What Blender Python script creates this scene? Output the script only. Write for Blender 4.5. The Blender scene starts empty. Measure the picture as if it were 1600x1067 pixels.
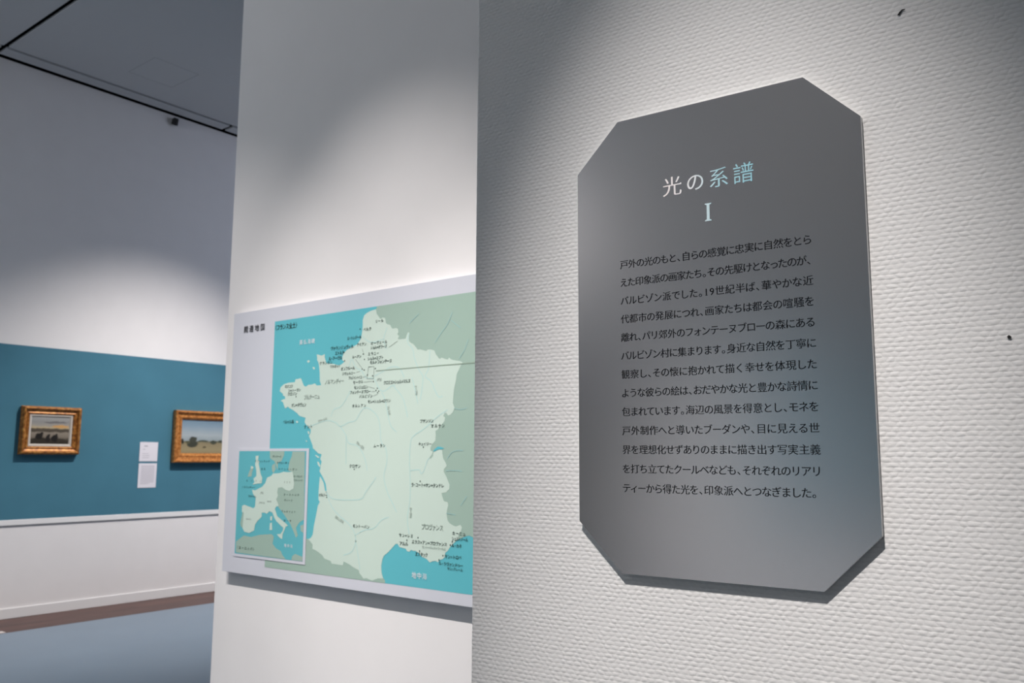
import bpy, bmesh, math, random
from mathutils import Vector, Matrix
from mathutils.geometry import tessellate_polygon

C = bpy.context.scene.collection
scene = bpy.context.scene
random.seed(4)
ZCEIL = 1.45 + 3.66
EYE = 1.45            # camera height above the floor

# ------------------------------------------------------------------ camera
cam_data = bpy.data.cameras.new('camera')
cam = bpy.data.objects.new('camera', cam_data)
C.objects.link(cam)
_r = Vector((0.78665284, 0.61737666, 0.00483368))
_u = Vector((0.07854538, -0.10784083, 0.99106053))
_f = Vector((-0.61237891, 0.77924092, 0.13332538))
cam.matrix_world = Matrix(((_r.x, _u.x, -_f.x, 0), (_r.y, _u.y, -_f.y, 0), (_r.z, _u.z, -_f.z, EYE), (0, 0, 0, 1)))
cam_data.sensor_fit = 'HORIZONTAL'
cam_data.sensor_width = 22.3
cam_data.lens = 1341.594 / 1600 * 22.3
cam_data.clip_start = 0.05
cam_data.clip_end = 60
cam_data.dof.use_dof = True
cam_data.dof.focus_distance = 1.28
cam_data.dof.aperture_fstop = 6.3
scene.camera = cam

# ------------------------------------------------------------------ exposure
vs = scene.view_settings
vs.view_transform = 'Standard'
vs.look = 'None'
vs.gamma = 1.0
vs.use_curve_mapping = False
vs.exposure = 0.0

# ------------------------------------------------------------------ world (only seen through nothing: the gallery is closed)
world = bpy.data.worlds.new('world')
scene.world = world
world.use_nodes = True
world.node_tree.nodes['Background'].inputs[0].default_value = (0.02, 0.022, 0.025, 1)
world.node_tree.nodes['Background'].inputs[1].default_value = 1.0

# ------------------------------------------------------------------ lamps: ceiling track spots and added fill
DD = 0.05934119
WT = Vector((math.cos(DD), math.sin(DD), 0))       # along the text wall
WN = Vector((-math.sin(DD), math.cos(DD), 0))      # into the text wall
WALL_D = 1.1032 + 0.009                            # distance of the text wall


def on_wall(x, z, out=0.0):
    return WN * (WALL_D - out) + WT * x + Vector((0, 0, z + EYE))


def spot(name, loc, target, power, angle, blend=1.0, color=(1, 0.97, 0.95), radius=0.03):
    l = bpy.data.lights.new(name, 'SPOT')
    l.energy = power
    l.spot_size = math.radians(angle)
    l.spot_blend = blend
    l.color = color
    l.shadow_soft_size = radius
    o = bpy.data.objects.new(name, l)
    C.objects.link(o)
    o.location = loc
    o.rotation_euler = (Vector(target) - Vector(loc)).to_track_quat('-Z', 'Y').to_euler()
    return o


def area(name, loc, rot, size, power, color):
    l = bpy.data.lights.new(name, 'AREA')
    l.shape = 'RECTANGLE'
    l.size, l.size_y = size
    l.energy = power
    l.color = color
    o = bpy.data.objects.new(name, l)
    C.objects.link(o)
    o.location = loc
    o.rotation_euler = rot
    return o


WARM = (1, 0.955, 0.93)
_o = spot('panel_spotlight', on_wall(-0.43, 3.45, 2.15), on_wall(-0.41, -0.31), 900, 19.8, color=WARM)
_o.scale = (0.80, 1, 1)          # oval beam, taller than wide
for _i, (_x, _p) in enumerate(((-3.15, 390), (-2.1, 710))):
    spot('map_spotlight_%d' % (_i + 1), (_x, -0.17, EYE + 3.5), (_x, 2.03, EYE - 0.85), _p, 39, color=WARM)
spot('map_spotlight_3', (-1.15, -0.17, EYE + 3.5), (-1.75, 2.03, EYE - 0.45), 420, 24, color=WARM)
for _i, (_y, _p) in enumerate(((5.05, 900), (1.2, 330), (8.2, 300))):
    spot('wall_spotlight_%d' % (_i + 1), (-5.65, _y, EYE + 3.5), (-8.42, _y - 0.7, EYE - 2.6), _p, 80, color=WARM)
spot('reflection_fill_spot_1', (-3.7, -1.5, EYE + 3.5), (-3.7, -4, EYE + 1.9), 1300, 22, color=WARM)  # both rear spots are added, to brighten the wall mirrored in the text panel
spot('reflection_fill_spot_2', (-1.6, -1.5, EYE + 3.5), (-1.8, -4, EYE - 0.9), 2150, 34, color=WARM)
# added cool fill behind the map wall, brightens the top of the picture wall
area('cool_wall_fill', (-4.6, 7.6, ZCEIL - 0.3), (math.radians(0), math.radians(38), 0), (1.5, 2.0), 60, (0.70, 0.78, 1.0))
# added unseen fills: a broad cool one overhead, an up-facing one for the ceiling
area('overhead_fill', (-5.6, -1.2, ZCEIL - 0.05), (0, 0, 0), (4.5, 4.0), 32, (0.86, 0.93, 1.0))
area('ceiling_fill', (-6.0, -3.4, ZCEIL - 1.2), (math.radians(180 - 35), 0, 0), (4.0, 0.3), 80, (0.88, 0.94, 1.0))

# ------------------------------------------------------------------ materials


def srgb(h):
    h = h.lstrip('#')
    out = []
    for i in (0, 2, 4):
        v = int(h[i:i + 2], 16) / 255
        out.append(v / 12.92 if v <= 0.04045 else ((v + 0.055) / 1.055) ** 2.4)
    return tuple(out)


def mat(name, col, rough=0.6, spec=0.3, metal=0.0, noise=0.0, nscale=30.0):
    if isinstance(col, str):
        col = srgb(col)
    m = bpy.data.materials.new(name)
    m.use_nodes = True
    nt = m.node_tree
    b = nt.nodes['Principled BSDF']
    b.inputs['Base Color'].default_value = (*col, 1)
    b.inputs['Roughness'].default_value = rough
    b.inputs['Specular IOR Level'].default_value = spec
    b.inputs['Metallic'].default_value = metal
    if noise:
        tc = nt.nodes.new('ShaderNodeTexCoord')
        n = nt.nodes.new('ShaderNodeTexNoise')
        n.inputs['Scale'].default_value = nscale
        n.inputs['Detail'].default_value = 4
        nt.links.new(tc.outputs['Object'], n.inputs['Vector'])
        r = nt.nodes.new('ShaderNodeValToRGB')
        r.color_ramp.elements[0].position = 0.3
        r.color_ramp.elements[1].position = 0.7
        r.color_ramp.elements[0].color = (*[max(0, c * (1 - noise)) for c in col], 1)
        r.color_ramp.elements[1].color = (*[min(1, c * (1 + noise)) for c in col], 1)
        nt.links.new(n.outputs['Fac'], r.inputs['Fac'])
        nt.links.new(r.outputs['Color'], b.inputs['Base Color'])
    return m


class NT:
    """little node-graph writer"""

    def __init__(self, m):
        self.nt = m.node_tree
        self.b = self.nt.nodes['Principled BSDF']

    def put(self, sock, v):
        if hasattr(v, 'is_output'):
            self.nt.links.new(v, sock)
        else:
            sock.default_value = v

    def math(self, op, a, b=0.0, clamp=False):
        n = self.nt.nodes.new('ShaderNodeMath')
        n.operation = op
        n.use_clamp = clamp
        self.put(n.inputs[0], a)
        self.put(n.inputs[1], b)
        return n.outputs[0]

    def coords(self, which='Object'):
        tc = self.nt.nodes.new('ShaderNodeTexCoord')
        s = self.nt.nodes.new('ShaderNodeSeparateXYZ')
        self.nt.links.new(tc.outputs[which], s.inputs[0])
        return tc.outputs[which], s.outputs[0], s.outputs[1], s.outputs[2]

    def noise(self, vec, scale, detail=3.0):
        n = self.nt.nodes.new('ShaderNodeTexNoise')
        n.inputs['Scale'].default_value = scale
        n.inputs['Detail'].default_value = detail
        self.nt.links.new(vec, n.inputs['Vector'])
        return n.outputs['Fac']

    def ramp(self, fac, stops, interp='LINEAR'):
        r = self.nt.nodes.new('ShaderNodeValToRGB')
        cr = r.color_ramp
        cr.interpolation = interp
        while len(cr.elements) < len(stops):
            cr.elements.new(0.5)
        for e, (p, c) in zip(cr.elements, stops):
            e.position = p
            e.color = (*(srgb(c) if isinstance(c, str) else c), 1)
        self.nt.links.new(fac, r.inputs['Fac'])
        return r.outputs['Color']

    def mix(self, fac, a, b):
        n = self.nt.nodes.new('ShaderNodeMix')
        n.data_type = 'RGBA'
        self.put(n.inputs[0], fac)
        self.put(n.inputs[6], (*srgb(a), 1) if isinstance(a, str) else a)
        self.put(n.inputs[7], (*srgb(b), 1) if isinstance(b, str) else b)
        return n.outputs[2]

    def comb(self, x, y, z):
        n = self.nt.nodes.new('ShaderNodeCombineXYZ')
        for s, v in zip(n.inputs, (x, y, z)):
            self.put(s, v)
        return n.outputs[0]

    def bump(self, h, strength, dist):
        n = self.nt.nodes.new('ShaderNodeBump')
        n.inputs['Strength'].default_value = strength
        n.inputs['Distance'].default_value = dist
        self.nt.links.new(h, n.inputs['Height'])
        self.nt.links.new(n.outputs[0], self.b.inputs['Normal'])


def woven_wallpaper():
    m = mat('woven_wallpaper', (0.80, 0.785, 0.77), 0.75, 0.15)
    g = NT(m)
    vec, x, y, z = g.coords()
    wob = g.math('MULTIPLY', g.math('SUBTRACT', g.noise(vec, 60, 2), 0.5), 0.0042)
    wob2 = g.math('MULTIPLY', g.math('SUBTRACT', g.noise(vec, 45, 2), 0.5), 0.016)
    v = g.math('DIVIDE', g.math('ADD', z, wob), 0.0060)
    row = g.math('FLOOR', v)
    fv = g.math('FRACT', v)
    u = g.math('ADD', g.math('DIVIDE', g.math('ADD', x, wob2), 0.0112), g.math('MULTIPLY', row, 0.5))
    cell = g.math('FLOOR', u)
    wn = g.nt.nodes.new('ShaderNodeTexWhiteNoise')
    g.nt.links.new(g.comb(cell, row, 0.0), wn.inputs['Vector'])
    sv = g.math('POWER', g.math('SINE', g.math('MULTIPLY', fv, math.pi)), 0.8)
    su = g.math('POWER', g.math('ABSOLUTE', g.math('SINE', g.math('MULTIPLY', u, math.pi))), 1.1)
    su = g.math('ADD', g.math('MULTIPLY', su, 0.95), 0.05)
    amp = g.math('ADD', g.math('MULTIPLY', wn.outputs['Value'], 0.7), 0.5)
    h = g.math('MULTIPLY', g.math('MULTIPLY', sv, su), amp)
    fine = g.math('MULTIPLY', g.noise(vec, 420, 3), 0.35)
    h = g.math('ADD', h, fine)
    g.bump(h, 0.36, 0.0015)
    return m


def wood_strip():
    m = mat('floor_wood', '#6b4f47', 0.45, 0.35)
    g = NT(m)
    vec, x, y, z = g.coords()
    n = g.noise(g.comb(g.math('MULTIPLY', x, 9.0), g.math('MULTIPLY', y, 1.2), z), 2.2, 5)
    plank = g.nt.nodes.new('ShaderNodeTexWhiteNoise')
    g.nt.links.new(g.comb(g.math('FLOOR', g.math('DIVIDE', x, 0.09)), g.math('FLOOR', g.math('DIVIDE', y, 0.9)), 0.0), plank.inputs['Vector'])
    f = g.math('ADD', g.math('MULTIPLY', n, 0.7), g.math('MULTIPLY', plank.outputs['Value'], 0.3))
    col = g.ramp(f, [(0.25, '#3a241f'), (0.5, '#503630'), (0.8, '#64453b')])
    g.nt.links.new(col, g.b.inputs['Base Color'])
    return m


def gilt(name, a, b, c):
    m = mat(name, b, 0.42, 0.5, 0.30)
    g = NT(m)
    vec, x, y, z = g.coords()
    col = g.ramp(g.noise(vec, 38, 5), [(0.28, a), (0.5, b), (0.75, c)])
    g.nt.links.new(col, g.b.inputs['Base Color'])
    g.bump(g.noise(vec, 90, 3), 0.35, 0.004)
    return m


def painting(name, stops, blobs, band=None):
    """canvas picture: horizontal bands plus soft dark shapes, x and z in 0..1 of the canvas"""
    m = mat(name, (0.3, 0.3, 0.3), 0.5, 0.25)
    g = NT(m)
    vec, x, y, z = g.coords('Generated')
    nz = g.math('MULTIPLY', g.math('SUBTRACT', g.noise(vec, 7, 4), 0.5), 0.10)
    zz = g.math('ADD', z, nz)
    col = g.ramp(zz, stops)
    for (cx, cz, rx, rz, c) in blobs:
        dx = g.math('DIVIDE', g.math('SUBTRACT', g.math('ADD', y, nz), cx), rx)
        dz = g.math('DIVIDE', g.math('SUBTRACT', zz, cz), rz)
        d = g.math('ADD', g.math('MULTIPLY', dx, dx), g.math('MULTIPLY', dz, dz))
        k = g.math('MULTIPLY', g.math('SUBTRACT', 1.25, d), 1.6, True)
        col = g.mix(k, col, c)
    g.nt.links.new(col, g.b.inputs['Base Color'])
    return m


M = {}
M['wallpaper'] = woven_wallpaper()
M['white_wall'] = mat('white_wall_paint', (0.80, 0.772, 0.76), 0.8, 0.12, noise=0.012, nscale=5)
M['ceiling'] = mat('ceiling_paint', (0.55, 0.56, 0.575), 0.85, 0.1)
M['void'] = mat('ceiling_slot_black', (0.004, 0.004, 0.005), 0.9, 0.0)
M['blue'] = mat('blue_wall_covering', (0.065, 0.19, 0.26), 0.75, 0.15, noise=0.05, nscale=3)
M['rail'] = mat('white_rail_paint', (0.80, 0.785, 0.775), 0.5, 0.3)
M['carpet'] = mat('blue_grey_floor_sheet', (0.19, 0.245, 0.305), 0.42, 0.4, noise=0.03, nscale=2)
M['wood'] = wood_strip()
M['panel_face'] = mat('silver_grey_satin_sheet', (0.38, 0.383, 0.395), 0.25, 0.5, 0.88)
M['panel_core'] = mat('white_board_core', (0.82, 0.84, 0.84), 0.6, 0.2)
M['ink'] = mat('black_ink', (0.004, 0.0045, 0.006), 0.6, 0.08)
M['map_board'] = mat('map_board_white', (0.60, 0.605, 0.655), 0.6, 0.2)
M['sea'] = mat('map_sea_turquoise', (0.115, 0.46, 0.52), 0.6, 0.2)
M['inset_sea'] = mat('inset_sea_turquoise', (0.12, 0.44, 0.49), 0.6, 0.2)
M['mint'] = mat('map_pale_mint', (0.56, 0.67, 0.59), 0.6, 0.2)
M['sage'] = mat('map_sage_green', (0.335, 0.455, 0.385), 0.6, 0.2)
M['river'] = mat('map_river_blue', (0.47, 0.66, 0.62), 0.6, 0.2)
M['river2'] = mat('map_foreign_river_blue', (0.315, 0.49, 0.46), 0.6, 0.2)
M['map_ink'] = mat('map_dark_ink', (0.025, 0.05, 0.04), 0.6, 0.2)
M['map_grey'] = mat('map_grey_ink', (0.28, 0.345, 0.30), 0.6, 0.2)
M['map_title'] = mat('map_title_ink', (0.045, 0.045, 0.05), 0.6, 0.2)
M['map_white'] = mat('map_white_ink', (0.74, 0.78, 0.80), 0.6, 0.2)
M['gilt_a'] = gilt('gilt_wood_ornate', '#5a3310', '#a4682c', '#d09a52')
M['gilt_b'] = gilt('gilt_wood_plain', '#80481c', '#bd7a3c', '#d89a58')
M['liner'] = mat('cream_liner', (0.55, 0.50, 0.44), 0.6, 0.2)
M['card'] = mat('caption_card_white', (0.74, 0.71, 0.75), 0.6, 0.2)
M['card_ink'] = mat('caption_grey_ink', (0.36, 0.34, 0.38), 0.6, 0.2)
M['black'] = mat('black_plastic', (0.012, 0.012, 0.014), 0.5, 0.3)
M['pale'] = mat('pale_strip', (0.62, 0.55, 0.52), 0.6, 0.2)
M['scuff'] = mat('dark_scuff', (0.03, 0.03, 0.03), 0.8, 0.1)

# title lettering: printed pale pink-white running into pale blue from left to right
m = mat('title_print', (0.8, 0.8, 0.8), 0.45, 0.3)
g = NT(m)
vec, x, y, z = g.coords()
g.nt.links.new(g.ramp(g.math('ADD', g.math('MULTIPLY', x, 5.0), 0.52), [(0.18, '#efe4e1'), (0.42, '#e2e4e6'), (0.60, '#a9ced6'), (0.85, '#93c4cf')]), g.b.inputs['Base Color'])
M['title'] = m

# ------------------------------------------------------------------ building helpers


def link(name, me, m, parent=None):
    o = bpy.data.objects.new(name, me)
    C.objects.link(o)
    if m is not None:
        me.materials.append(m)
    if parent is not None:
        o.parent = parent
    return o


def structure(o):
    o['kind'] = 'structure'
    return o


def tag(o, label, cat, group=None):
    o['label'] = label
    o['category'] = cat
    if group:
        o['group'] = group
    return o


def empty(name, loc, rz=0.0):
    o = bpy.data.objects.new(name, None)
    C.objects.link(o)
    o.empty_display_size = 0.05
    o.location = loc
    o.rotation_euler = (0, 0, rz)
    return o


def mesh(name, verts, faces):
    me = bpy.data.meshes.new(name)
    me.from_pydata([tuple(v) for v in verts], [], faces)
    me.validate()
    me.update()
    return me


def boxes(name, lst, m, parent=None, bevel=0.0):
    """axis-aligned boxes (x0,y0,z0,x1,y1,z1) in one mesh"""
    bm = bmesh.new()
    for (x0, y0, z0, x1, y1, z1) in lst:
        mt = Matrix.Translation(((x0 + x1) / 2, (y0 + y1) / 2, (z0 + z1) / 2)) @ Matrix.Diagonal((x1 - x0, y1 - y0, z1 - z0, 1))
        bmesh.ops.create_cube(bm, size=1, matrix=mt)
    if bevel:
        bmesh.ops.bevel(bm, geom=bm.edges[:], offset=bevel, segments=2, affect='EDGES', profile=0.5)
    me = bpy.data.meshes.new(name)
    bm.to_mesh(me)
    bm.free()
    return link(name, me, m, parent)


def prism(name, pts, y0, y1, m, parent=None):
    """outline in (x,z), extruded from y0 (front) to y1 (back)"""
    n = len(pts)
    a = sum(pts[i][0] * pts[(i + 1) % n][1] - pts[(i + 1) % n][0] * pts[i][1] for i in range(n))
    if a < 0:
        pts = pts[::-1]
    v = [(p[0], y0, p[1]) for p in pts] + [(p[0], y1, p[1]) for p in pts]
    f = [tuple(range(n)), tuple(range(2 * n - 1, n - 1, -1))]
    for i in range(n):
        j = (i + 1) % n
        f.append((i, i + n, j + n, j))
    me = mesh(name, v, f)
    return link(name, me, m, parent)


def flat(name, loops, y, m, parent=None):
    """printed flat areas in the (x,z) plane facing -Y; each entry is a list of loops (outline, holes)"""
    V, F = [], []
    for ls in loops:
        vs_ = [Vector((p[0], p[1], 0)) for l in ls for p in l]
        tri = tessellate_polygon([[Vector((p[0], p[1], 0)) for p in l] for l in ls])
        b = len(V)
        V += [(p.x, y, p.y) for p in vs_]
        for t in tri:
            a_, b_, c_ = (vs_[k] for k in t)
            s = (b_ - a_).cross(c_ - a_).z
            if abs(s) < 1e-14:
                continue
            F.append(tuple(b + k for k in (t if s > 0 else t[::-1])))
    return link(name, mesh(name, V, F), m, parent)


def ribbon(pts, w):
    """closed outline of a thin line following pts"""
    L, R_ = [], []
    n = len(pts)
    for i, p in enumerate(pts):
        a = Vector(pts[max(0, i - 1)])
        b = Vector(pts[min(n - 1, i + 1)])
        d = (b - a).normalized()
        nn = Vector((-d.y, d.x)) * w / 2
        L.append((p[0] + nn.x, p[1] + nn.y))
        R_.append((p[0] - nn.x, p[1] - nn.y))
    return L + R_[::-1]


def smooth_line(pts, k=4):
    out = []
    n = len(pts)
    for i in range(n - 1):
        p0, p1, p2, p3 = (Vector(pts[max(0, min(n - 1, j))]) for j in (i - 1, i, i + 1, i + 2))
        for s in range(k):
            t = s / k
            q = 0.5 * ((2 * p1) + (-p0 + p2) * t + (2 * p0 - 5 * p1 + 4 * p2 - p3) * t * t + (-p0 + 3 * p1 - 3 * p2 + p3) * t ** 3)
            out.append((q.x, q.y))
    out.append(tuple(pts[-1]))
    return out


# ------------------------------------------------------------------ lettering
_glyphs = {}


def outline(ch):
    cu = bpy.data.curves.new('glyph', 'FONT')
    cu.body = ch
    cu.size = 1
    o = bpy.data.objects.new('glyph', cu)
    C.objects.link(o)
    dg = bpy.context.evaluated_depsgraph_get()
    c = o.evaluated_get(dg).to_curve(dg)
    loops = []
    for s in c.splines:
        bp = s.bezier_points
        n = len(bp)
        poly = []
        for i in range(n):
            p, q = bp[i], bp[(i + 1) % n]
            a, b, c_, d = p.co, p.handle_right, q.handle_left, q.co
            straight = (b - a).cross(d - a).length < 1e-5 and (c_ - a).cross(d - a).length < 1e-5
            k = 1 if straight else 4
            for j in range(k):
                t = j / k
                w = a * (1 - t) ** 3 + 3 * b * t * (1 - t) ** 2 + 3 * c_ * t * t * (1 - t) + d * t ** 3
                poly.append((w.x, w.y))
        clean = []
        for p in poly:
            if not clean or (Vector(p) - Vector(clean[-1])).length > 1e-4:
                clean.append(p)
        if len(clean) > 2 and (Vector(clean[0]) - Vector(clean[-1])).length < 1e-4:
            clean.pop()
        if len(clean) > 2:
            loops.append(clean)
    bpy.data.objects.remove(o)
    bpy.data.curves.remove(cu)
    return loops


def is_kanji(ch):
    return 0x4e00 <= ord(ch) <= 0x9fff


def book_style(loops, kanji, thin=0.018, grow=0.006):
    """printed-book look: thin horizontal strokes, and small serifs at their right ends in kanji"""
    area2 = [sum(l[i][0] * l[(i + 1) % len(l)][1] - l[(i + 1) % len(l)][0] * l[i][1] for i in range(len(l))) for l in loops]
    if not area2:
        return loops
    sg = 1 if max(area2, key=abs) > 0 else -1       # +1: ink lies left of the path
    res = []
    for l in loops:
        n = len(l)
        nor = []
        for i in range(n):
            d = Vector(l[(i + 1) % n]) - Vector(l[i])
            d.normalize()
            nor.append(Vector((d.y, -d.x)) * sg)     # away from the ink
        new = []
        for i in range(n):
            a, b = nor[i - 1].y, nor[i].y
            k = a if abs(a) > abs(b) else b
            if a * b < -0.25:
                k = 0
            k = 0 if abs(k) < 0.55 else math.copysign((abs(k) - 0.55) / 0.45, k)
            a, b = nor[i - 1].x, nor[i].x
            kx = a if abs(a) > abs(b) else b
            if a * b < -0.25:
                kx = 0
            new.append((l[i][0] + grow * kx, l[i][1] - thin * k))
        if kanji:
            out = []
            for i in range(n):
                out.append(new[i])
                j = (i + 1) % n
                ln = (Vector(l[j]) - Vector(l[i])).length
                lp = (Vector(l[i]) - Vector(l[i - 1])).length
                lq = (Vector(l[(j + 1) % n]) - Vector(l[j])).length
                if nor[i].x > 0.93 and ln < 0.1 and lp > 0.1 and lq > 0.1 and abs(nor[i - 1].y) > 0.93 and abs(nor[j].y) > 0.93 and nor[i - 1].y * nor[j].y < 0:
                    top, bot = (new[i], new[j]) if new[i][1] > new[j][1] else (new[j], new[i])
                    x, yt = top
                    tri = [(x - 0.075, yt), (x - 0.02, yt + 0.045), (x + 0.012, yt - 0.004)]
                    if top is new[i]:
                        out.pop()
                        out += tri
                    else:
                        out.append(tri[2])
                        out.append(tri[1])
                        out.append(tri[0])
                        new[j] = tri[0]
            res.append(out)
        else:
            res.append(new)
    return res


def signed_area(l):
    return sum(l[i][0] * l[(i + 1) % len(l)][1] - l[(i + 1) % len(l)][0] * l[i][1] for i in range(len(l))) / 2


def inside(p, l):
    c = False
    n = len(l)
    for i in range(n):
        (xa, ya), (xb, yb) = l[i], l[i - 1]
        if (ya > p[1]) != (yb > p[1]) and p[0] < (xb - xa) * (p[1] - ya) / (yb - ya) + xa:
            c = not c
    return c


def regions(loops):
    """group outlines with the holes they contain"""
    loops = [l for l in loops if abs(signed_area(l)) > 1e-5]
    if not loops:
        return []
    sg = 1 if max((signed_area(l) for l in loops), key=abs) > 0 else -1
    outer = [l for l in loops if signed_area(l) * sg > 0]
    holes = [l for l in loops if signed_area(l) * sg <= 0]
    out = [[l] for l in outer]
    for h in holes:
        best = None
        for rg in out:
            if inside(h[0], rg[0]) and (best is None or abs(signed_area(rg[0])) < abs(signed_area(best[0]))):
                best = rg
        if best:
            best.append(h)
    return out


def filled(rgs):
    """fraction of each region's true area that the fill really covers (1 = clean)"""
    want = got = 0.0
    for rg in rgs:
        want += abs(signed_area(rg[0])) - sum(abs(signed_area(k)) for k in rg[1:])
        vs_ = [Vector((p[0], p[1], 0)) for l in rg for p in l]
        for t in tessellate_polygon([[Vector((p[0], p[1], 0)) for p in l] for l in rg]):
            p, q, r = (vs_[k] for k in t)
            got += abs((q - p).cross(r - p).z) / 2
    return got / want if want else 1.0


def glyph(ch, book):
    key = (ch, book)
    if key not in _glyphs:
        l0 = outline(ch)
        k0 = is_kanji(ch)
        best = None
        for f in (1.0, 0.7, 0.4, 0.15, 0.0):
            if book:
                l = book_style(l0, k0, (0.0085 if k0 else 0.002) * f, 0.006 * f)
                if ch == '1':
                    l = l + [[(0.12, 0.0), (0.38, 0.0), (0.38, 0.035), (0.12, 0.035)]]
            else:
                l = book_style(l0, False, -0.012 * f, 0.012 * f)      # slightly bold signage face
            if f == 0.0:
                l = l0
            rg = regions(l)
            err = abs(filled(rg) - 1)
            if len(l) != sum(len(r) for r in rg) and ch != '1':
                err += 0.05
            if best is None or err < best[0]:
                best = (err, rg)
            if err < 0.004:
                break
        _glyphs[key] = best[1]
    return _glyphs[key]


def advance(ch):
    if ch in '、。':
        return 0.56
    if ch in '0123456789':
        return 0.56
    if ch in 'ッャュョァィゥェォっゃゅょ':
        return 0.82
    if ch in '=・':
        return 0.62
    if ch in '〈〉':
        return 0.5
    if is_kanji(ch):
        return 1.0
    return 0.92


def set_line(text, x0, x1, zc, size, book=True, ang=0.0, skip=0.0, squeeze=False):
    """glyph loops of one line fitted between x0 and x1 (measured along the line), centred on zc"""
    adv = [advance(c) for c in text]
    total = sum(adv)
    W = x1 - x0
    sx = W / total
    gsx = min(size, sx * 1.02) if squeeze else size
    out = []
    cx = 0.0
    ca, sa = math.cos(ang), math.sin(ang)
    for ch, a in zip(text, adv):
        mid = (cx + a / 2) * sx
        cx += a
        ls = glyph(ch, book)
        if not ls:
            continue
        gw = 0.5
        if ch in '0123456789=・' and not is_kanji(ch):
            xs = [p[0] for rg in ls for l in rg for p in l]
            gw = (min(xs) + max(xs)) / 2
        if ch in '、。':
            gw = 0.24
        if ch == '〈':
            gw = 0.75
        if ch == '〉':
            gw = 0.25
        for region in ls:
            loops = []
            for l in region:
                pl = []
                for (px, py) in l:
                    lx = mid + (px - gw) * gsx - W / 2
                    ly = (py - 0.38) * size
                    pl.append(((x0 + x1) / 2 + lx * ca - ly * sa, zc + lx * sa + ly * ca))
                loops.append(pl)
            out.append(loops)
    return out


FRANCE = [(834,945),(838,929),(855,911),(861,909),(867,913),(880,910),(885,892),(893,887),(906,884),(912,874),(918,870),(934,871),(943,867),(946,856),(940,850),(950,842),(944,834),(950,831),(962,831),(980,831),(986,844),(991,852),(998,849),(995,834),(997,821),(1007,814),(1016,811),(1028,800),(1037,790),(1049,790),(1061,787),(1075,783),(1083,787),(1098,786),(1112,782),(1118,770),(1126,762),(1132,755),(1138,753),(1143,757),(1152,754),(1160,751),(1171,749),(1176,755),(1184,749),(1193,746),(1209,743),(1222,741),(1233,736),(1225,725),(1210,701),(1207,681),(1200,658),(1197,636),(1195,610),(1203,594),(1194,580),(1185,574),(1176,572),(1169,579),(1161,579),(1155,571),(1163,566),(1161,556),(1153,547),(1145,539),(1136,531),(1123,525),(1124,511),(1123,495),(1108,482),(1102,471),(1103,463),(1112,460),(1109,451),(1100,441),(1097,436),(1106,439),(1113,445),(1115,457),(1127,462),(1141,466),(1152,465),(1154,453),(1158,438),(1169,425),(1173,415),(1161,405),(1161,397),(1172,383),(1182,365),(1186,358),(1185,345),(1171,334),(1153,331),(1157,320),(1164,307),(1179,305),(1182,296),(1176,278),(1176,263),(1181,248),(1189,241),(1204,235),(1215,233),(1233,239),(1239,231),(1235,220),(1226,208),(1224,195),(1212,187),(1198,176),(1189,167),(1183,159),(1172,151),(1170,138),(1162,132),(1148,128),(1142,121),(1134,124),(1119,122),(1108,117),(1094,127),(1074,132),(1059,143),(1043,149),(1038,147),(1026,150),(1017,144),(1008,145),(1001,152),(973,155),(964,165),(955,164),(938,150),(921,135),(903,124),(895,111),(891,90),(894,66),(901,51),(877,49),(862,44),(850,39),(834,42),(822,45),(807,42),(797,51),(786,59),(784,67),(758,74),(737,82),(707,90),(703,77),(682,77),(645,78),(640,86),(625,89),(606,92),(595,102),(560,116),(540,120),(541,136),(527,145),(515,152),(530,158),(540,171),(544,200),(552,230),(562,271),(572,284),(564,291),(563,321),(567,366),(569,373),(589,351),(598,323),(606,323),(601,347),(585,369),(564,391),(568,399),(570,411),(574,425),(566,434),(573,450),(554,454),(524,472),(522,481),(511,498),(499,516),(508,527),(508,539),(497,546),(478,559),(471,567),(477,582),(464,584),(440,590),(426,600),(404,611),(380,620),(370,626),(361,621),(354,620),(346,633),(340,644),(326,649),(342,654),(353,655),(351,664),(337,669),(339,674),(328,680),(318,686),(323,700),(341,710),(369,715),(406,715),(409,725),(441,728),(449,716),(459,700),(471,695),(487,702),(499,701),(514,703),(522,705),(532,697),(557,697),(549,713),(547,742),(541,771),(536,783),(529,789),(530,798),(526,810),(539,808),(553,804),(572,808),(571,798),(579,780),(584,774),(625,769),(647,763),(661,764),(680,774),(667,780),(668,792),(674,803),(686,813),(707,820),(732,827),(744,831),(760,847),(765,863),(769,891),(768,914),(775,930),(789,937),(812,943)]
EAST = [(839,953),(833,943),(849,895),(922,845),(969,809),(1087,758),(1171,722),(1147,591),(1093,511),(1066,461),(1123,411),(1125,312),(1155,225),(1213,195),(1224,194),(1239,200),(1255,206),(1268,209)]
IBER = [(502,154),(514,153),(562,143),(683,93),(780,79),(858,61),(901,52),(910,45)]
GENEVA = [(1114,461),(1122,469),(1134,476),(1145,475),(1162,470),(1152,467),(1140,467),(1127,464),(1120,460)]
ISLES = {'re': [(537,448),(545,447),(562,440),(555,437),(542,443)],'ol': [(550,425),(559,423),(569,409),(564,405),(554,414)],'yeu': [(482,500),(489,500),(489,495),(484,495)],'noir': [(489,532),(498,533),(502,525),(495,522)],'bel': [(421,571),(430,572),(436,566),(427,563)],'jer': [(505,765),(516,765),(520,757),(511,756)],'gu': [(472,790),(485,792),(489,786),(478,782)]}
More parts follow.
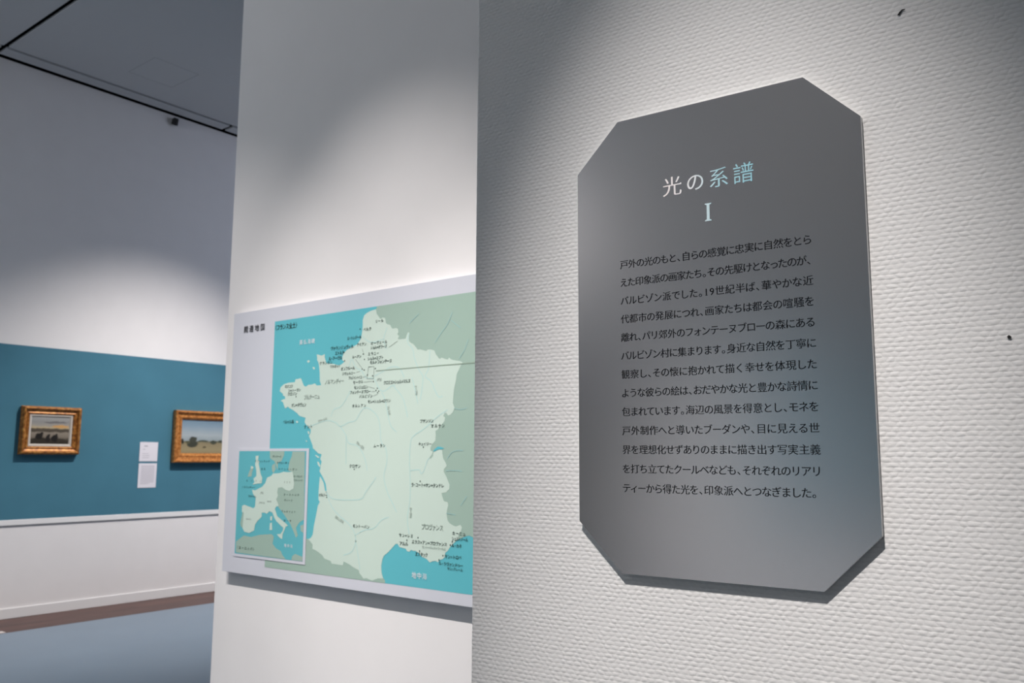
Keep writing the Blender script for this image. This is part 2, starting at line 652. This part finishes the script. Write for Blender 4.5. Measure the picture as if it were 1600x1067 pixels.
RIVERS = [[(702,750),(717,780),(739,750),(772,735),(792,711),(834,705),(857,673),(882,661),(919,677),(937,678)],[(928,676),(950,658),(974,634),(987,604),(997,571)],[(834,714),(874,727),(917,741),(956,733),(978,702)],[(995,849),(991,818),(1014,795),(1024,762),(1045,723),(1063,701),(1061,666),(1053,625)],[(1092,783),(1088,727),(1074,701),(1100,683),(1118,653),(1135,632),(1151,634)],[(1014,700),(1033,647),(1042,615)],[(493,548),(539,559),(595,569),(643,561),(668,547),(711,560),(746,566),(768,592),(790,608),(822,601),(854,578),(868,546),(876,493),(898,471),(906,429),(893,377),(913,325),(935,295),(956,265)],[(668,547),(699,516),(714,489),(763,478),(797,439),(811,397)],[(618,584),(631,607),(668,617),(700,649),(716,671)],[(1174,590),(1133,571),(1098,548),(1064,528),(1030,512),(1014,492),(1010,430),(1014,389),(1016,308),(1006,247),(1016,197)],[(1100,439),(1089,431),(1076,400),(1062,390),(1054,402),(1016,399)],[(604,321),(639,298),(722,296),(787,302),(808,326),(838,355),(856,376)],[(604,321),(634,273),(676,242),(726,217),(753,193),(764,162),(746,125),(705,111)],[(764,162),(779,110),(790,69)],[(760,180),(807,200),(853,209),(888,237),(921,247)],[(700,512),(704,417)],[(873,657),(890,631),(903,588),(920,545),(948,524)],[(767,858),(813,832),(876,838)],[(890,876),(876,838),(890,804)]]
FRIV = [[(997,881),(1011,891),(1040,909)],[(1114,808),(1141,837),(1169,865),(1187,899)],[(1182,874),(1223,846)],[(1201,594),(1228,589),(1254,594)],[(1174,437),(1193,457),(1217,463),(1240,463)],[(1170,401),(1210,402),(1236,400)],[(1233,296),(1258,326)],[(1175,271),(1212,268)],[(1220,749),(1243,778),(1256,807)]]
BOX = [(804,748),(832,747),(831,706),(799,707)]
CALL = [(842,732),(1260,732)]
INS = {'main': [(176,316),(195,314),(210,319),(239,329),(256,343),(266,363),(291,370),(301,379),(312,379),(341,381),(362,386),(390,385),(415,387),(423,366),(428,344),(425,327),(401,318),(380,321),(358,330),(334,327),(331,311),(336,298),(326,285),(337,272),(342,262),(328,259),(321,250),(337,224),(366,211),(388,201),(402,193),(389,190),(382,177),(373,162),(362,163),(372,174),(375,185),(353,195),(331,207),(319,219),(307,236),(289,240),(272,230),(260,234),(242,233),(243,218),(218,201),(204,187),(199,165),(169,154),(138,157),(126,170),(129,229),(117,230),(116,253),(131,258),(189,247),(199,254),(201,285),(181,303)],'sic': [(338,159),(373,164),(371,144),(356,148)],'sar': [(294,196),(306,200),(310,173),(294,172)],'cor': [(294,220),(307,224),(306,208),(296,207)],'gb': [(189,443),(208,445),(205,429),(213,423),(210,414),(219,393),(224,378),(236,362),(234,342),(205,339),(178,335),(189,346),(181,357),(199,368),(197,389),(188,411),(191,425)],'nire': [(160,404),(173,405),(180,398),(170,394),(162,396)]}
INSG = {'ire': [(161,396),(178,394),(171,383),(168,366),(142,364),(152,383)],'port': [(121,231),(138,230),(135,173),(116,173),(109,187)],'scan': [(275,462),(364,461),(362,447),(349,426),(328,419),(326,392),(318,408),(306,425),(279,434)],'den': [(292,408),(310,417),(315,395),(304,380),(294,388)],'east': [(410,460),(482,460),(491,219),(470,211),(457,200),(447,187),(459,162),(449,153),(435,174),(412,202),(372,235),(349,251),(334,263),(323,285),(326,330),(365,338),(422,327),(411,387),(390,391),(392,409),(398,428),(408,444)],'afr': [(88,118),(136,143),(182,140),(233,151),(306,158),(321,150),(315,124),(338,108),(366,101),(374,89),(396,74),(90,77)],'lib': [(427,74),(433,89),(449,97),(493,89),(493,74)],'tur': [(471,197),(491,202),(491,173),(475,178)]}
LABS = [('関連地図',68,943,212,939,27,'t',0),('〈フランス全土〉',275,932,408,929,20,'d',0),('英仏海峡',424,862,516,861,19,'w',0),('地中海',1030,75,1098,72,20,'w',0),('リール',831,902,874,903,11,'d',0),('ベルク',774,879,814,880,12,'d',0),('ル・トレポール',691,856,764,855,13,'d',0),('ヴァランジュヴィル',603,826,725,825,13,'d',0),('アミアン',742,827,791,830,11,'d',0),('エトルタ',628,807,676,808,13,'d',0),('ル・アーヴル',594,789,667,790,14,'d',0),('グランカン',544,777,616,775,11,'d',0),('ウルガット',603,762,659,760,10,'d',0),('オンフルール',662,750,735,748,12,'d',0),('オーヴェール',812,828,895,828,11,'d',0),('シュル=オワーズ',812,813,893,813,11,'d',0),('エラニー',799,792,856,792,11,'d',0),('シュル=エプト',799,775,878,777,11,'d',0),('モルトフォンテーヌ',811,762,919,762,12,'d',0),('ルーアン',720,786,766,788,11,'d',0),('ジヴェルニー',669,731,739,731,10,'d',0),('アルジャントイユ',704,715,773,714,11,'d',0),('セーヴル',728,698,780,698,11,'d',0),('モンジュロン',733,680,806,679,11,'d',0),('フォンテーヌブロー',713,664,820,663,11,'d',0),('バルビゾン',761,648,830,647,11,'d',0),('モレ=シュル=ロワン',805,628,917,629,11,'d',0),('オルレアン',726,616,798,617,11,'d',0),('パリ',848,700,872,701,11,'d',0),('クロミエ=シュル=マルヌ',881,690,1008,689,12,'d',0),('ブザンソン',1054,557,1114,557,11,'d',0),('オルナン',1102,543,1164,539,12,'d',0),('ムーラン',839,478,898,481,11,'d',0),('クロザン',721,411,779,411,12,'d',0),('ボルドー',567,309,612,308,11,'d',0),('モントーバン',747,211,831,211,11,'d',0),('サン=レミ',969,193,1035,194,11,'d',0),('アルル',973,168,1012,167,12,'d',0),('エクス=アン=プロヴァンス',1028,175,1180,178,11,'d',0),('サント=ヴィクトワール山',1074,162,1175,163,8,'g',0),('エスタック',1044,139,1099,140,12,'d',0),('カーニュ',1199,213,1255,212,11,'d',0),('シュル=メール',1199,196,1264,196,12,'d',0),('ル・カネ',1198,176,1240,175,11,'d',0),('サン=トロペ',1170,141,1240,142,11,'d',0),('ル・ラヴァンドゥー',1146,118,1246,119,11,'d',0),('サン=クレール',1182,105,1245,106,9,'d',0),('キュイジー',1048,485,1108,483,10,'d',0),('ラ・コート=サン=タンドレ',1020,356,1163,353,12,'d',0),('ポン=タヴェン',393,629,478,631,13,'d',0),('ロスコフ',350,701,396,701,11,'d',0),('シャトーラン',370,685,443,685,12,'d',0),('クロゾン',367,672,422,672,12,'d',0),('ベル=イル島',347,570,410,569,13,'d',0),('ナント',468,550,520,549,13,'d',0),('ブルターニュ',462,657,552,656,16,'g',0),('ノルマンディー',577,706,681,707,16,'g',0),('プロヴァンス',1069,227,1163,224,17,'g',0),('ロワール川',548,567,596,577,9,'g',0),('クルーズ川',755,492,792,470,8,'g',0),('ガロンヌ川',656,238,700,220,8,'g',0),('ローヌ川',1021,282,1021,250,9,'g',0),('オーブ川',1032,674,1037,642,10,'g',0),('ヨンヌ川',906,611,914,581,10,'g',0),('〈ヨーロッパ〉',95,96,206,97,11,'d',1),('地中海',382,123,434,122,13,'w',1),('スコットランド',183,425,280,423,8,'d',1),('北海',224,395,256,396,8,'d',1),('ロンドン',127,349,241,350,7,'d',1),('ノルマンディー',110,324,194,326,8,'d',1),('ブルターニュ',151,291,204,292,8,'d',1),('デンマーク',293,442,348,441,8,'d',1),('スウェーデン',320,419,395,418,8,'d',1),('コペンハーゲン',329,396,445,396,8,'d',1),('ポーランド',422,371,474,370,7,'d',1),('ワルシャワ',423,358,475,356,7,'d',1),('ドイツ',364,349,410,348,7,'d',1),('オーストリア',367,304,461,304,8,'d',1),('ウィーン',372,284,424,284,8,'d',1),('ヴェネツィア',357,243,444,244,7,'d',1),('ローマ',373,211,422,211,8,'d',1),('スペイン',145,205,181,205,7,'d',1),('フランス',221,269,258,269,7,'d',1),('パリ',229,306,248,305,10,'d',1),('スイス',272,274,298,277,7,'d',1)]
DOTS = [(776,794),(783,775),(773,742),(783,738),(800,720),(826,716),(839,740),(831,696),(851,672),(845,665),(858,662),(853,657),(1055,190),(1006,179),(1071,474),(747,400),(609,301),(1060,366),(756,883),(681,777),(676,807),(1201,186),(1193,176),(1163,142),(1147,128),(1063,149),(417,661)]
LEAD = [[(769,813),(781,792)],[(737,778),(771,746)],[(902,808),(943,826)],[(743,732),(762,735)],[(776,713),(795,716)],[(783,696),(825,697)],[(810,679),(838,672)],[(823,662),(842,662)],[(833,647),(852,652)]]
RECT = [(263,955),(277,38),(1264,955),(1267,35)]
INR = [(77,464),(486,460),(493,72),(90,74),(494,468),(507,64)]

# ================================================================== THE ROOM
ZC = EYE + 3.66
XF = -8.42           # picture wall on the left
structure(boxes('wall_left', [(XF - 0.2, -4, 0, XF, 9, ZC)], M['white_wall']))
structure(boxes('wall_rear', [(XF - 0.2, -4.2, 0, 4.2, -4, ZC)], M['white_wall']))
structure(boxes('wall_end', [(XF - 0.2, 9, 0, 4.2, 9.2, ZC)], M['white_wall']))
structure(boxes('wall_side', [(4, -4, 0, 4.2, 9, ZC)], M['white_wall']))
structure(boxes('wall_center', [(-3.09, 2.03, 0, 4, 2.25, ZC)], M['white_wall'], bevel=0.004))

wr = empty('tmp', (0, 0, 0))
bpy.data.objects.remove(wr)
text_wall = structure(boxes('wall_right', [(-0.847, 0, 0, 2.6, 0.2, ZC)], M['wallpaper'], bevel=0.003))
text_wall.location = WN * WALL_D
text_wall.rotation_euler = (0, 0, DD)

structure(boxes('floor', [(-7.76, -4, -0.1, 4, 9, 0)], M['carpet']))
structure(boxes('trim_1', [(XF, -4, -0.1, -7.76, 9, 0)], M['wood']))           # wooden boards along the picture wall
structure(boxes('baseboard_left', [(XF, -4, 0, XF + 0.014, 9, 0.09)], M['rail'], bevel=0.003))
structure(boxes('trim_2', [(XF, -4, EYE - 0.583, XF + 0.012, 9, EYE + 1.0)], M['blue']))    # blue hanging band
structure(boxes('trim_3', [(XF, -4, EYE - 0.632, XF + 0.016, 9, EYE - 0.583)], M['rail'], bevel=0.003))  # white rail below it

G = 0.045
structure(boxes('ceiling', [
    (-8.17 + G / 2, -4, ZC, 4, 2.94 - 0.022, ZC + 0.02),
    (-8.17 + G / 2, 2.94 + 0.022, ZC, 4, 9, ZC + 0.02),
    (-8.35, -4, ZC, -8.17 - G / 2, 2.94 - 0.022, ZC + 0.02),
    (-8.35, 2.94 + 0.022, ZC, -8.17 - G / 2, 5.31 - G / 2, ZC + 0.02),
    (-8.35, 5.31 + G / 2, ZC, -8.17 - G / 2, 9, ZC + 0.02)], M['ceiling']))
structure(boxes('trim_4', [(XF - 0.2, -4.2, ZC + 0.06, 4.2, 9.2, ZC + 0.2)], M['void']))    # dark void above the ceiling slots
hx0, hx1, hy0, hy1 = -7.77, -7.28, 3.88, 4.335
structure(boxes('trim_5', [(hx0, hy0, ZC - 0.0015, hx1, hy0 + 0.006, ZC), (hx0, hy1 - 0.006, ZC - 0.0015, hx1, hy1, ZC),
                           (hx0, hy0, ZC - 0.0015, hx0 + 0.006, hy1, ZC), (hx1 - 0.006, hy0, ZC - 0.0015, hx1, hy1, ZC)],
                 mat('hatch_joint', (0.43, 0.44, 0.455), 0.8, 0.1)))           # access hatch joint

structure(boxes('trim_6', [(-1.95, -4, EYE - 0.583, 4, -3.988, EYE + 1.0)], M['blue']))    # unseen blue band, added behind the camera to tint the text panel's reflection

structure(boxes('added_dark_panel_1', [(-4.7, -4, 0, -2.85, -3.992, 2.15)], mat('reflection_dark', (0.02, 0.021, 0.024), 0.8, 0.1)))   # unseen dark slab, added behind the camera to darken the text panel's reflection

# small dark scuffs on the woven wallpaper
for (sx, sz, pts) in ((-0.1791, EYE + 0.5565, [(-.004, -.003), (-.001, -.0035), (.0025, .0015), (.005, .0015), (.006, .003), (.002, .0035), (-.001, .001)]),
                      (-0.0863, EYE + 0.1371, [(-.0022, .0008), (-.001, -.0018), (.0015, -.0022), (.0024, .0), (.001, .002), (-.0006, .0024)])):
    flat('scuff_mark', [[[(sx + p[0], sz + p[1]) for p in pts]]], -0.0012, M['scuff'], text_wall)

# ================================================================== THE TEXT PANEL
PW, PE, PT, PB = -0.6443, -0.2309, 0.499, -0.161
PX = (PW + PE) / 2
tp = tag(empty('text_panel', on_wall(PX, PB, 0.0), DD),
         'grey eight-sided text panel with black Japanese lines on the woven white wall', 'sign')
hw, hh, ch_ = (PE - PW) / 2, PT - PB, 0.0695
octo = [(-hw + ch_, 0), (hw - ch_, 0), (hw, ch_), (hw, hh - ch_), (hw - ch_, hh), (-hw + ch_, hh), (-hw, hh - ch_), (-hw, ch_)]
core = prism('board', octo, -0.0085, -0.0003, M['panel_core'], tp)
core['label'] = 'white board edge behind the grey sheet'
prism('face_sheet', octo, -0.0092, -0.0085, M['panel_face'], tp)
YF = -0.0095


def L_(x, z):
    return x - PX, z - PB


# title, four characters
tl = []
for c_, x in zip('光の系譜', (-0.4886, -0.4537, -0.4194, -0.3844)):
    lx, lz = L_(x, 0.3842)
    s_ = 0.0305 if c_ != 'の' else 0.0290
    tl += set_line(c_, lx - s_ / 2, lx + s_ / 2, lz, s_, True)
flat('title', tl, YF, M['title'], tp)
ix, iz = L_(-0.4358, 0.3375)
a_, h_ = 0.0049, 0.0126
I_ = [(-a_, -h_), (a_, -h_), (a_, -h_ + .0012), (.0021, -h_ + .0024), (.0021, h_ - .0024), (a_, h_ - .0012), (a_, h_), (-a_, h_), (-a_, h_ - .0012), (-.0021, h_ - .0024), (-.0021, -h_ + .0024), (-a_, -h_ + .0012)]
flat('numeral', [[[(ix + p[0], iz + p[1]) for p in I_]]], YF, M['title'], tp)

ROWS = ['戸外の光のもと、自らの感覚に忠実に自然をとら', 'えた印象派の画家たち。その先駆けとなったのが、', 'バルビゾン派でした。19世紀半ば、華やかな近',
        '代都市の発展につれ、画家たちは都会の喧騒を', '離れ、パリ郊外のフォンテーヌブローの森にある', 'バルビゾン村に集まります。身近な自然を丁寧に',
        '観察し、その懐に抱かれて描く幸せを体現した', 'ような彼らの絵は、おだやかな光と豊かな詩情に', '包まれています。海辺の風景を得意とし、モネを',
        '戸外制作へと導いたブーダンや、目に見える世', '界を理想化せずありのままに描き出す写実主義', 'を打ち立てたクールベなども、それぞれのリアリ',
        'ティーから得た光を、印象派へとつなぎました。']
for i, t in enumerate(ROWS):
    z = 0.2796 + (-0.0425 - 0.2796) * i / 12
    x0, z0 = L_(-0.5733, z)
    x1, _ = L_(-0.2972, z)
    if i == 12:
        x1 -= 0.006
    if i == 1:
        x1 -= 0.001
    flat('text_line', set_line(t, x0, x1, z0, 0.0139, True), YF, M['ink'], tp)

# ================================================================== THE MAP
MX0, MZ0 = -3.0, EYE - 0.444          # lower left corner of the board, front plane at Y = 2
mp = tag(empty('map_panel', (MX0, 2.0, MZ0)),
         'large white map board of France in turquoise and mint behind the textured wall', 'map')
MW, MH = 2.15, 1.0115


def mm(pts):
    return [(p[0] / 1000, p[1] / 1000) for p in pts]


boxes('board', [(0, 0, 0, MW, 0.0295, MH)], M['map_board'], mp, bevel=0.0008)
mx0, mx1, mz0, mz1 = 0.270, MW - 0.16, 0.0365, 0.955
flat('sea_print', [[[(mx0, mz0), (mx1, mz0), (mx1, mz1), (mx0, mz1)]]], -0.0003, M['sea'], mp)
east = mm(EAST)
east[0] = (east[0][0], mz1)
last = east[-1]
coast = [(last[0] + 0.03, last[1] - 0.01), (last[0] + 0.10, last[1] - 0.05), (last[0] + 0.22, last[1] - 0.12), (mx1, last[1] - 0.2)]
flat('neighbouring_land', [[east + coast + [(mx1, mz1)]],
                           [mm(IBER) + [(mm(IBER)[-1][0], mz0), (mx0, mz0), (mx0, 0.12)]]], -0.0006, M['sage'], mp)
flat('france_land', [[mm(FRANCE)]], -0.0009, M['mint'], mp)
for k, v in ISLES.items():
    flat('island', [[mm(v)]], -0.0009, M['mint'], mp)
flat('lake', [[mm(GENEVA)]], -0.0012, M['sea'], mp)
for v in RIVERS:
    flat('river', [[ribbon(smooth_line(mm(v)), 0.0034)]], -0.0012, M['river'], mp)
for v in FRIV:
    flat('river', [[ribbon(smooth_line(mm(v)), 0.0034)]], -0.0012, M['river2'], mp)
for v in LEAD:
    flat('leader_line', [[ribbon(mm(v), 0.0016)]], -0.0015, M['map_grey'], mp)
cl = mm(CALL)
cl[1] = (mx1 - 0.12, cl[0][1] + (cl[1][1] - cl[0][1]) * 1.0)
flat('callout_line', [[ribbon(cl, 0.0032)]], -0.0015, mat('callout_green', (0.28, 0.36, 0.29), 0.6, 0.2), mp)
bx = mm(BOX)
flat('callout_box', [[ribbon([bx[i], bx[(i + 1) % 4]], 0.0020)] for i in range(4)], -0.0015, M['map_grey'], mp)
for p in DOTS:
    px_, pz_ = p[0][0] / 1000 if isinstance(p[0], tuple) else p[0] / 1000, p[1] / 1000
    flat('town_dot', [[[(px_ + .0026 * math.cos(a), pz_ + .0026 * math.sin(a)) for a in [k * math.pi / 5 for k in range(10)]]]], -0.0015, M['map_ink'], mp)

# small map of Europe in the lower left corner
ins = boxes('inset_map', [(0.071, -0.0022, 0.0625, 0.504, -0.0004, 0.471)], M['map_board'], mp)
ins['label'] = 'small inset map of Europe with a white border'
ix0, ix1, iz0, iz1 = 0.0815, 0.4900, 0.0730, 0.4620


def clip(pts):
    return [(min(max(p[0], ix0), ix1), min(max(p[1], iz0), iz1)) for p in mm(pts)]


flat('inset_sea', [[[(ix0, iz0), (ix1, iz0), (ix1, iz1), (ix0, iz1)]]], -0.0025, M['inset_sea'], ins)
for k, v in INSG.items():
    flat('inset_land', [[clip(v)]], -0.0028, M['sage'], ins)
for k, v in INS.items():
    flat('inset_land', [[clip(v)]], -0.0031, M['mint'], ins)
for (t, x0, z0, x1, z1, h, s, inset) in LABS:
    x0, z0, x1, z1, h = (q / 1000 for q in (x0, z0, x1, z1, h))
    ang = math.atan2(z1 - z0, x1 - x0)
    W = math.hypot(x1 - x0, z1 - z0)
    xm, zm = (x0 + x1) / 2, (z0 + z1) / 2
    if abs(ang) < 0.12:
        ang = 0.0
    if abs(ang) > 0.3:
        h = max(0.011, W / (len(t) * 1.25))
    mk = {'t': 'map_title', 'd': 'map_ink', 'w': 'map_white', 'g': 'map_grey'}[s]
    nm = 'map_title' if s == 't' else 'sea_name' if s == 'w' else 'place_name'
    if nm == 'place_name':
        h *= 1.12
    flat(nm, set_line(t, xm - W / 2, xm + W / 2, zm, h * 1.05, False, ang, squeeze=True), -0.0034 if inset else -0.0018, M[mk], ins if inset else mp)

# ================================================================== FRAMED PAINTINGS on the blue band
XB = XF + 0.012


def frame_mesh(name, W, H, prof, m, parent):
    """mitred moulding: prof = [(inset, height above the wall)], origin at the lower left corner, local +X out of the wall, +Y along it"""
    V, F = [], []
    for (i, h) in prof:
        V += [(h, i, i), (h, W - i, i), (h, W - i, H - i), (h, i, H - i)]
    for k in range(len(prof) - 1):
        for c in range(4):
            d = (c + 1) % 4
            F.append((k * 4 + c, k * 4 + d, k * 4 + 4 + d, k * 4 + 4 + c))
    # split the corners so each rail keeps its own flat shading
    me = mesh(name, V, F)
    bm = bmesh.new()
    bm.from_mesh(me)
    bmesh.ops.recalc_face_normals(bm, faces=bm.faces[:])
    bm.to_mesh(me)
    bm.free()
    return link(name, me, m, parent)


def framed(y0, z0, W, H, rail, prof, liner_w, canvas_h, mfr, mpic, label):
    t = tag(empty('framed_painting', (XB, y0, EYE + z0)), label, 'painting', 'gilt-framed paintings on the blue wall')
    frame_mesh('frame', W, H, prof, mfr, t)
    if liner_w:
        frame_mesh('liner', W - 2 * rail + 0.004, H - 2 * rail + 0.004,
                   [(0, 0.006), (0, canvas_h + 0.012), (liner_w * 0.6, canvas_h + 0.010), (liner_w, canvas_h + 0.001)], M['liner'], t).location = (0, rail - 0.002, rail - 0.002)
    a = rail + liner_w - 0.004
    boxes('canvas', [(0.004, a, a, canvas_h, W - a, H - a)], mpic, t)
    return t


P1 = painting('painting_dusk', [(0.0, '#2a251c'), (0.16, '#3a352b'), (0.26, '#7c7265'), (0.42, '#8a8072'), (0.47, '#4b443a'), (0.56, '#554c40'), (0.60, '#b8a684'), (0.68, '#9d978c'), (0.80, '#8d8c89'), (1.0, '#a09f9b')],
              [(0.76, 0.655, 0.22, 0.055, '#c69a62'), (0.62, 0.80, 0.3, 0.04, '#6f6d6c'), (0.25, 0.15, 0.2, 0.10, '#2e2a22'), (0.22, 0.29, 0.095, 0.125, '#1d1a17'), (0.29, 0.38, 0.04, 0.06, '#231f1b'), (0.46, 0.21, 0.065, 0.15, '#211d1b'), (0.49, 0.33, 0.022, 0.05, '#221e1b'),
               (0.63, 0.21, 0.09, 0.14, '#1b1817'), (0.67, 0.32, 0.035, 0.07, '#211d1a'), (0.80, 0.17, 0.14, 0.025, '#38322a')])
framed(3.415, 0.002, 0.54, 0.444, 0.078,
       [(0.006, 0), (0.0, 0.012), (0.0, 0.03), (0.006, 0.034), (0.004, 0.052), (0.012, 0.066), (0.022, 0.068), (0.031, 0.060), (0.036, 0.044), (0.048, 0.038), (0.062, 0.044), (0.072, 0.036), (0.078, 0.022), (0.078, 0.008)],
       0.022, 0.020, M['gilt_a'], P1, 'small gilt-framed dusk painting of three bent dark figures, left of the white caption cards')
P2 = painting('painting_field', [(0.0, '#8d7f62'), (0.12, '#958969'), (0.30, '#8b7f63'), (0.36, '#6d6a55'), (0.39, '#8f9a9c'), (0.55, '#a3acaf'), (0.8, '#8397a4'), (1.0, '#6f8797')],
              [(0.03, 0.36, 0.028, 0.085, '#2d2f28'), (0.21, 0.29, 0.10, 0.11, '#3d3f36'), (0.22, 0.42, 0.07, 0.085, '#43453c'), (0.12, 0.33, 0.05, 0.045, '#54543f'), (0.40, 0.37, 0.09, 0.028, '#3f473c'), (0.43, 0.19, 0.03, 0.03, '#4b4332'), (0.60, 0.34, 0.06, 0.06, '#43463a'), (0.80, 0.37, 0.12, 0.05, '#464a3e')])
framed(4.925, -0.075, 0.83, 0.548, 0.098,
       [(0.008, 0), (0.0, 0.012), (0.0, 0.055), (0.006, 0.068), (0.020, 0.070), (0.028, 0.064), (0.034, 0.050), (0.058, 0.046), (0.066, 0.052), (0.078, 0.050), (0.090, 0.036), (0.098, 0.026), (0.098, 0.008)],
       0.0, 0.026, M['gilt_b'], P2, 'gilt-framed painting of a field under blue sky, cut off by the map wall')

# caption cards between the two paintings
for (z0, h, n, lab) in ((-0.062, 0.196, 5, 'upper square white caption card between the two gilt frames'),
                        (-0.328, 0.246, 12, 'lower white caption card full of fine print, between the two gilt frames')):
    cz = EYE + z0
    t = tag(empty('caption_card', (XB, 4.582, cz)), lab, 'caption card', 'caption cards on the blue wall')
    boxes('card', [(0.0003, 0, 0, 0.004, 0.195, h)], M['card'], t, bevel=0.0008)
    lines = []
    if n == 5:
        rows = [(0.155, 0.055, 0.03), (0.120, 0.03, 0.025), (0.075, 0.07, 0.02), (0.055, 0.08, 0.02), (0.035, 0.075, 0.02)]
        rows = [(a, 0.03, 0.03 + b, 0.004) for a, b, c in rows]
        rows[0] = (0.150, 0.045, 0.085, 0.009)
    else:
        rows = [(h - 0.03 - k * 0.016, 0.025, 0.17 - (0.05 if k == 11 else 0), 0.005) for k in range(12)]
    V, F = [], []
    for (z, y0, y1, th) in rows:
        b = len(V)
        V += [(0.0043, y0, z), (0.0043, y1, z), (0.0043, y1, z + th), (0.0043, y0, z + th)]
        F.append((b, b + 1, b + 2, b + 3))
    link('fine_print', mesh('fine_print', V, F), M['card_ink'], t)

# small black fitting on the wall just under the ceiling
t = tag(empty('ceiling_sensor', (XF, 4.735, EYE + 3.575)), 'tiny black fitting high on the left wall just under the ceiling', 'fitting')
boxes('mount', [(0.0, -0.012, 0.02, 0.03, 0.012, 0.045)], M['black'], t, bevel=0.004)
bm = bmesh.new()
bmesh.ops.create_cone(bm, cap_ends=True, segments=20, radius1=0.036, radius2=0.028, depth=0.075, matrix=Matrix.Translation((0.05, 0, 0.005)) @ Matrix.Rotation(0.5, 4, 'Y'))
bmesh.ops.bevel(bm, geom=[e for e in bm.edges if e.calc_face_angle(0) > 1], offset=0.004, segments=2, affect='EDGES')
me = bpy.data.meshes.new('head')
bm.to_mesh(me)
bm.free()
link('head', me, M['black'], t)

# pale strip lying on the wooden boards at the picture's left edge
tag(boxes('floor_strip', [(-7.85, 2.95, 0.0, -7.77, 3.185, 0.004)], M['pale'], bevel=0.001),
    'short pale strip on the wooden boards beside the blue-grey floor edge', 'strip')
